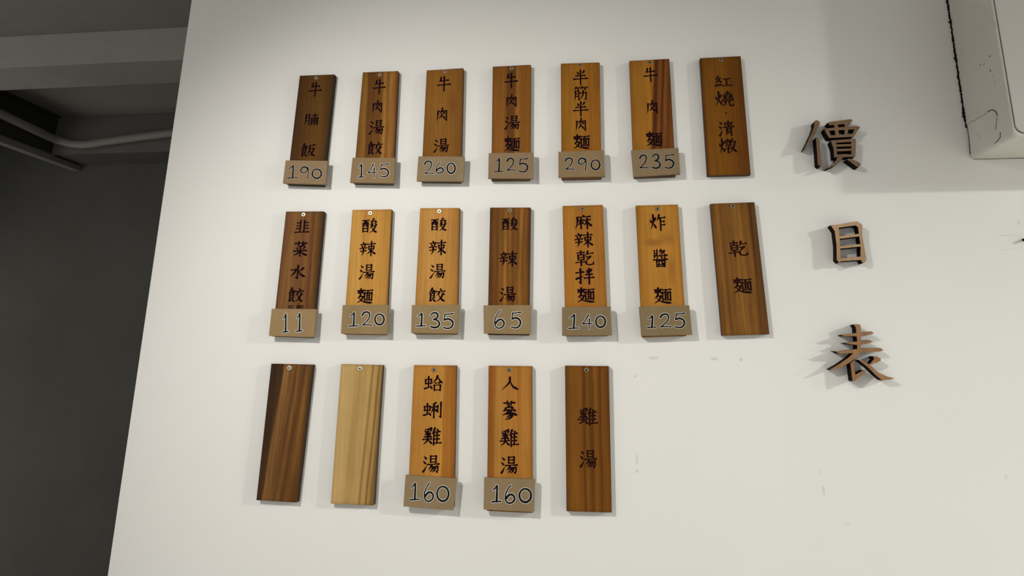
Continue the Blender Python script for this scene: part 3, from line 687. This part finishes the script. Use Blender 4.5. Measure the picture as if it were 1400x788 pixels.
make_board('golden board with a brown cloud figure, behind the middle row\'s 125 tag', [(869.3, 281.1), (926.9, 279.6), (938.8, 459.6), (878.0, 461.5)],
  dict(stops=[(0, (150, 100, 40)), (.25, (166, 116, 54)), (.85, (162, 112, 50)), (1, (158, 108, 46))], seed=13, k=0.97, ring=.07, edge=.5, grain=.13,
       patches=[(-.012, .070, .030, .012, (128, 84, 36), .8), (.022, .078, .026, .020, (132, 88, 38), .7), (.028, .005, .012, .045, (130, 84, 36), .8)]),
  [('fry', 899.2, 304.3, 21, 21), ('sauce', 903, 353.2, 20, 23), ('noodle', 906, 404.5, 24, 22)], (899, 285.7, 0), 19, 9.5, wallb=W2)
make_board('walnut brown tagless board with two characters, rightmost of the middle row', [(971.3, 278.6), (1031.6, 276.4), (1052.2, 457.2), (987.3, 459.1)],
  dict(stops=[(0, (104, 66, 30)), (.12, (124, 84, 42)), (.2, (108, 70, 34)), (.5, (124, 84, 42)), (.8, (116, 76, 36)), (.87, (84, 52, 24)), (1, (98, 66, 38))], seed=14, k=0.93, edge=.35, grain=.35, streak=.25, ring=.2),
  [('dry', 1009.3, 340, 25, 20.5), ('noodle', 1015.1, 390.7, 25.5, 21.5)], (1002, 282.2, 0), 19, 9.5, ink=M_ink2, wallb=W2)
# ---- row 3
make_board('blank dark brown board, leftmost of the bottom row', [(370.8, 497.4), (427.4, 498.7), (405.6, 687.6), (350.3, 684.3)],
  dict(stops=[(0, (56, 38, 26)), (.17, (62, 42, 28)), (.22, (78, 50, 28)), (.26, (118, 84, 52)), (.45, (106, 72, 42)), (.55, (88, 58, 32)), (.62, (112, 76, 44)), (.72, (84, 54, 28)), (.85, (110, 74, 40)), (1, (82, 52, 26))], seed=15, k=0.97, edge=.4, tilt=-.55, warp=.03, grain=.42, streak=.25),
  [], (395.7, 503.3, 1), 19, 9.5, wallb=W3)
make_board('blank pale board with thin brown streaks, second in the bottom row', [(466.3, 497.9), (522.9, 499.3), (510.6, 691.6), (452.0, 689.2)],
  dict(stops=[(0, (170, 138, 92)), (.28, (166, 134, 88)), (.42, (152, 120, 74)), (.68, (164, 130, 84)), (.74, (126, 94, 52)), (.77, (156, 122, 76)), (.84, (158, 124, 76)), (.89, (110, 80, 42)), (.93, (152, 116, 68)), (1, (112, 84, 50))], seed=16, k=1.03, edge=.45, tilt=-.35, warp=.025, grain=.08),
  [], (492.3, 504.1, 1), 19, 9.5, wallb=W3)
make_board('tan board, third in the bottom row, behind the left 160 tag', [(565.7, 499.4), (623.5, 499.9), (620.0, 695.0), (557.0, 692.0)],
  dict(stops=[(0, (164, 114, 56)), (.2, (168, 118, 60)), (.6, (172, 122, 60)), (.72, (176, 126, 62)), (.75, (150, 98, 42)), (1, (146, 92, 40))], seed=17, k=0.99, ring=.07, edge=.45, grain=.13),
  [('clam', 592.8, 524.1, 24, 20.5), ('mussel', 591.4, 560.7, 24, 21.5), ('chicken', 590.5, 596.9, 24, 23), ('soup', 589.4, 634.9, 23, 23.5)], (593.4, 505.6, 0), 19, 9.5, wallb=W3)
make_board('tan board with brown left edge, fourth in the bottom row, behind the right 160 tag', [(667.9, 500.2), (727.1, 500.8), (728.0, 702.0), (665.5, 699.0)],
  dict(stops=[(0, (138, 84, 36)), (.12, (142, 88, 38)), (.18, (166, 118, 60)), (.5, (160, 108, 52)), (.75, (152, 100, 46)), (.8, (166, 116, 58)), (1, (158, 106, 50))], seed=18, k=0.97, ring=.07, edge=.45, grain=.15),
  [('person', 697.1, 525, 22.5, 18.5), ('ginseng', 696.5, 561.5, 21, 25), ('chicken', 696.2, 599.2, 24, 22.5), ('soup', 696.2, 636.3, 23, 23.5)], (696.2, 505.8, 0), 19, 9.5, wallb=W3)
make_board('brown striped tagless board with two characters, rightmost of the bottom row', [(772.3, 500.1), (832.4, 500.8), (836.5, 701.4), (774.4, 699.5)],
  dict(stops=[(0, (112, 68, 22)), (.2, (128, 82, 30)), (.38, (120, 74, 26)), (.42, (96, 54, 16)), (.5, (126, 80, 28)), (.62, (98, 56, 16)), (.68, (128, 82, 28)), (.8, (100, 58, 18)), (.86, (126, 78, 28)), (1, (112, 66, 22))], seed=19, k=0.90, edge=.4, grain=.28, streak=.2, warp=.03),
  [('chicken', 803.4, 569.9, 25, 22.5), ('soup', 804.3, 627.9, 23, 24)], (801.7, 506.4, 0), 19, 9.5, ink=M_ink2, wallb=W3)

# ---- price tags
make_tag('kraft price tag reading 190 on the leftmost board of the top row', [(390.4, 219.3), (447.6, 220.0), (444.8, 252.4), (386.5, 250.6)],
  [('1', 62, 125, 633, 713), ('9', 140, 200, 640, 712), ('0', 218, 275, 655, 713)], *c1, (150, 128, 104), W1, 1.5, .7, seed=1)
make_tag('kraft price tag reading 145 with white rimmed digits, second in the top row', [(481.9, 215.7), (539.9, 215.7), (538.4, 250.6), (478.4, 249.5)],
  [('1', 508, 548, 625, 708), ('4', 570, 628, 622, 708), ('5', 645, 705, 620, 705)], *c1, (148, 126, 98), W1, 1.7, 1.3, seed=2)
make_tag('kraft price tag reading 260, third in the top row', [(571.8, 213.9), (635.0, 214.1), (633.2, 248.0), (569.4, 247.6)],
  [('2', 90, 150, 632, 712), ('6', 160, 212, 640, 707), ('0', 232, 280, 645, 708)], *c2, (146, 128, 104), W1, 1.5, 1.1, seed=3)
make_tag('kraft price tag reading 125 with bold digits, in the top row', [(668.1, 209.5), (728.8, 208.4), (729.1, 244.2), (667.2, 243.8)],
  [('1', 525, 575, 618, 700), ('2', 598, 654, 615, 692), ('5', 672, 732, 615, 700)], *c2, (144, 124, 100), W1, 2.3, .5, seed=4)
make_tag('kraft price tag reading 290, fifth in the top row', [(763.3, 207.5), (825.6, 205.3), (827.2, 241.4), (763.5, 242.5)],
  [('2', 142, 200, 640, 710), ('9', 218, 275, 640, 713), ('0', 300, 350, 652, 710)], *c3, (142, 122, 94), W1, 1.9, .7, seed=5)
make_tag('kraft price tag reading 235, rightmost tag of the top row', [(862.8, 205.5), (927.6, 202.2), (930.1, 237.8), (866.0, 241.8)],
  [('2', 588, 642, 622, 702), ('3', 662, 716, 618, 702), ('5', 738, 797, 618, 702)], *c3, (140, 122, 98), W1, 2.2, .5, seed=6)
make_tag('kraft price tag reading 11, leftmost of the middle row', [(371.4, 422.3), (431.8, 422.9), (428.9, 461.4), (367.4, 459.6)],
  [('1', 232, 300, 435, 655), ('1', 395, 470, 428, 645)], 8.75, (360, 380), (168, 142, 108), W2, 1.9, 1.5, seed=7)
make_tag('kraft price tag reading 120 with white rimmed digits, second in the middle row', [(468.4, 417.3), (530.3, 416.8), (529.0, 457.3), (465.9, 456.4)],
  [('1', 474, 524, 618, 693), ('2', 545, 602, 612, 688), ('0', 617, 667, 625, 683)], *c5, (160, 138, 104), W2, 1.9, 1.4, seed=8)
make_tag('kraft price tag reading 135 with white rimmed digits, third in the middle row', [(562.9, 417.3), (627.2, 416.8), (625.4, 456.4), (562.0, 455.8)],
  [('1', 80, 130, 620, 693), ('3', 155, 210, 616, 700), ('5', 225, 285, 620, 705)], *c6, (158, 138, 104), W2, 1.8, 1.5, seed=9)
make_tag('kraft price tag reading 65, middle of the middle row', [(660.9, 417.7), (725.7, 417.3), (725.2, 457.2), (661.4, 456.3)],
  [('6', 507, 567, 603, 703), ('5', 600, 658, 612, 702)], *c6, (158, 136, 104), W2, 2.1, 1.4, seed=10)
make_tag('kraft price tag reading 140 with bold digits, fifth in the middle row', [(768.3, 420.3), (834.5, 419.3), (836.7, 458.7), (768.4, 459.5)],
  [('1', 108, 163, 632, 708), ('4', 182, 237, 632, 708), ('0', 255, 305, 640, 700)], *c7, (142, 124, 98), W2, 2.2, 1.2, seed=11)
make_tag('kraft price tag reading 125 with white rimmed digits, rightmost of the middle row', [(873.6, 419.6), (942.4, 417.8), (946.6, 457.9), (876.9, 459.8)],
  [('1', 533, 580, 638, 703), ('2', 600, 662, 628, 700), ('5', 678, 737, 622, 703)], *c7, (144, 126, 98), W2, 2.1, 1.1, seed=12)
make_tag('kraft price tag reading 160 in thin digits, left of the two in the bottom row', [(554.3, 650.0), (623.7, 654.9), (619.1, 698.2), (551.4, 692.9)],
  [('1', 73, 117, 617, 697), ('6', 138, 187, 613, 703), ('0', 202, 257, 632, 702)], *c9, (160, 140, 110), W3, 1.7, 1.2, seed=13)
make_tag('kraft price tag reading 160 in bold digits, right of the two in the bottom row', [(661.9, 653.6), (731.3, 655.8), (729.9, 700.6), (661.1, 697.2)],
  [('1', 465, 508, 628, 707), ('6', 525, 577, 626, 712), ('0', 596, 652, 643, 707)], *c9, (158, 138, 110), W3, 2.5, 1.2, seed=14)

# ------------------------------------------------------------------ large cut out letters
def letter_wood(name, seen, seed):
    seen = [v * .87 for v in seen]
    m, nt, b = new_mat(name, (.3, .2, .1), .5, .3)
    c0 = alb(seen, 195)
    n = noise(nt, mapping(nt, coords(nt), (40, 40, 9), (seed, 0, 0)), 1.0, 4)
    nt.links.new(ramp(nt, n, [(.3, tuple(v * .75 for v in c0)), (.7, tuple(v * 1.15 for v in c0))]), b.inputs['Base Color'])
    return m
M_char, _, _ = new_mat('charred_cut_edge', (.010, .006, .004), .8, .05)
def cut_letter(label, polys, s, off, m, thick=.029):
    yf = -thick
    P2 = []
    allp = [on_y(off[0] + x / s, off[1] + y / s, yf) for poly in polys for x, y in poly]
    c = Vector((sum(p.x for p in allp) / len(allp), 0, sum(p.z for p in allp) / len(allp)))
    for poly in polys:
        pp = [on_y(off[0] + x / s, off[1] + y / s, yf) for x, y in poly]
        P2.append([(p.x - c.x, p.z - c.z) for p in pp])
    V, Tr = union_mesh(P2)
    n = len(V)
    verts = [(v.x, yf, v.y) for v in V] + [(v.x, -.0003, v.y) for v in V]
    ec = {}
    for t in Tr:
        for a, b in zip(t, t[1:] + t[:1]): ec[(a, b)] = 1
    faces = [t for t in Tr] + [tuple(i + n for i in t[::-1]) for t in Tr]
    mi = [0] * len(Tr) + [1] * len(Tr)
    for (a, b) in ec:
        if (b, a) not in ec: faces.append((b, a, a + n, b + n)); mi.append(1)
    o = mesh_obj('wall_character', verts, faces, [m, M_char], None, mi, recalc=True)
    o.location = c
    tag(o, label, 'sign letter', 'large cut out wooden sign characters')
    return o
cut_letter('wooden cut out character, topmost and most complex of the three at right', [
 [(285, 110), (325, 132), (318, 165), (285, 240), (235, 325), (165, 420), (150, 428), (195, 335), (240, 240), (262, 175), (262, 128)],
 [(280, 298), (303, 298), (318, 350), (328, 450), (345, 590), (332, 612), (302, 592), (292, 450)],
 [(405, 142), (430, 132), (650, 102), (680, 112), (645, 155), (630, 152), (430, 166)],
 [(474, 140), (515, 138), (527, 285), (492, 285)], [(592, 128), (636, 124), (622, 275), (588, 275)],
 [(368, 205), (405, 205), (425, 235), (445, 300), (420, 302), (388, 250)],
 [(395, 203), (700, 176), (740, 178), (757, 195), (700, 210), (410, 228)],
 [(695, 190), (757, 195), (725, 232), (690, 288), (662, 285), (690, 225)], [(415, 280), (665, 262), (690, 280), (680, 292), (425, 305)],
 [(440, 335), (478, 328), (500, 345), (508, 505), (478, 518), (470, 420)], [(445, 334), (660, 316), (700, 312), (712, 328), (690, 345), (465, 356)],
 [(660, 325), (712, 328), (706, 505), (690, 515), (664, 500)], [(490, 376), (670, 370), (670, 394), (490, 400)],
 [(495, 424), (670, 419), (670, 442), (495, 450)], [(480, 488), (690, 480), (700, 508), (490, 512)],
 [(512, 505), (572, 512), (545, 558), (485, 602), (415, 632), (398, 630), (450, 590), (500, 545)],
 [(612, 535), (655, 528), (735, 562), (768, 590), (742, 620), (722, 616), (650, 560)]], 7.883, (1080, 150), letter_wood('walnut_letter', (118, 92, 68), 1))
cut_letter('wooden cut out ladder shaped character, middle of the three at right', [
 [(225, 158), (262, 155), (320, 178), (332, 300), (345, 560), (345, 600), (325, 604), (298, 570), (296, 400), (275, 230)],
 [(255, 160), (500, 116), (540, 112), (602, 148), (600, 172), (560, 185), (520, 160), (320, 187)],
 [(538, 118), (602, 150), (606, 300), (632, 450), (654, 560), (642, 598), (612, 614), (584, 570), (584, 400), (552, 180)],
 [(325, 292), (570, 262), (575, 290), (328, 321)], [(335, 412), (582, 384), (582, 413), (338, 438)], [(330, 556), (590, 534), (590, 572), (340, 590)]],
 8.756, (1110, 290), letter_wood('tan_letter', (176, 142, 108), 2), .028)
cut_letter('wooden cut out character with long sweeping legs, lowest of the three at right', [
 [(340, 102), (362, 95), (392, 98), (408, 115), (409, 300), (405, 352), (374, 350), (372, 250), (360, 130)],
 [(215, 203), (270, 193), (370, 183), (460, 170), (510, 166), (538, 185), (500, 200), (400, 221), (330, 213), (240, 215)],
 [(245, 281), (300, 273), (400, 266), (490, 250), (528, 268), (490, 283), (400, 302), (300, 293)],
 [(148, 360), (200, 362), (300, 350), (470, 329), (600, 329), (633, 352), (600, 364), (400, 378), (200, 385)],
 [(345, 372), (408, 360), (390, 400), (300, 472), (220, 517), (120, 546), (105, 541), (190, 493), (280, 430)],
 [(306, 480), (340, 455), (347, 560), (355, 592), (440, 546), (462, 549), (400, 612), (348, 656), (328, 656), (320, 600)],
 [(528, 411), (560, 410), (600, 430), (606, 452), (570, 472), (515, 491), (498, 484), (540, 440)],
 [(383, 445), (430, 448), (500, 498), (580, 568), (660, 608), (742, 626), (700, 640), (620, 647), (560, 600), (480, 522)]],
 7.167, (1120, 430), letter_wood('oak_letter', (146, 108, 72), 3))

# tiny dark nail at the right edge of the photograph
p = on_y(1400.5, 328, -.004)
vs, fs = tube_mesh([Vector((p.x, -.014, p.z)), Vector((p.x, -.0122, p.z)), Vector((p.x, -.0003, p.z))], .0035, 10)
tag(mesh_obj('wall_nail', vs, fs, M_marker), 'small dark nail head in the white wall below the air conditioner', 'nail')
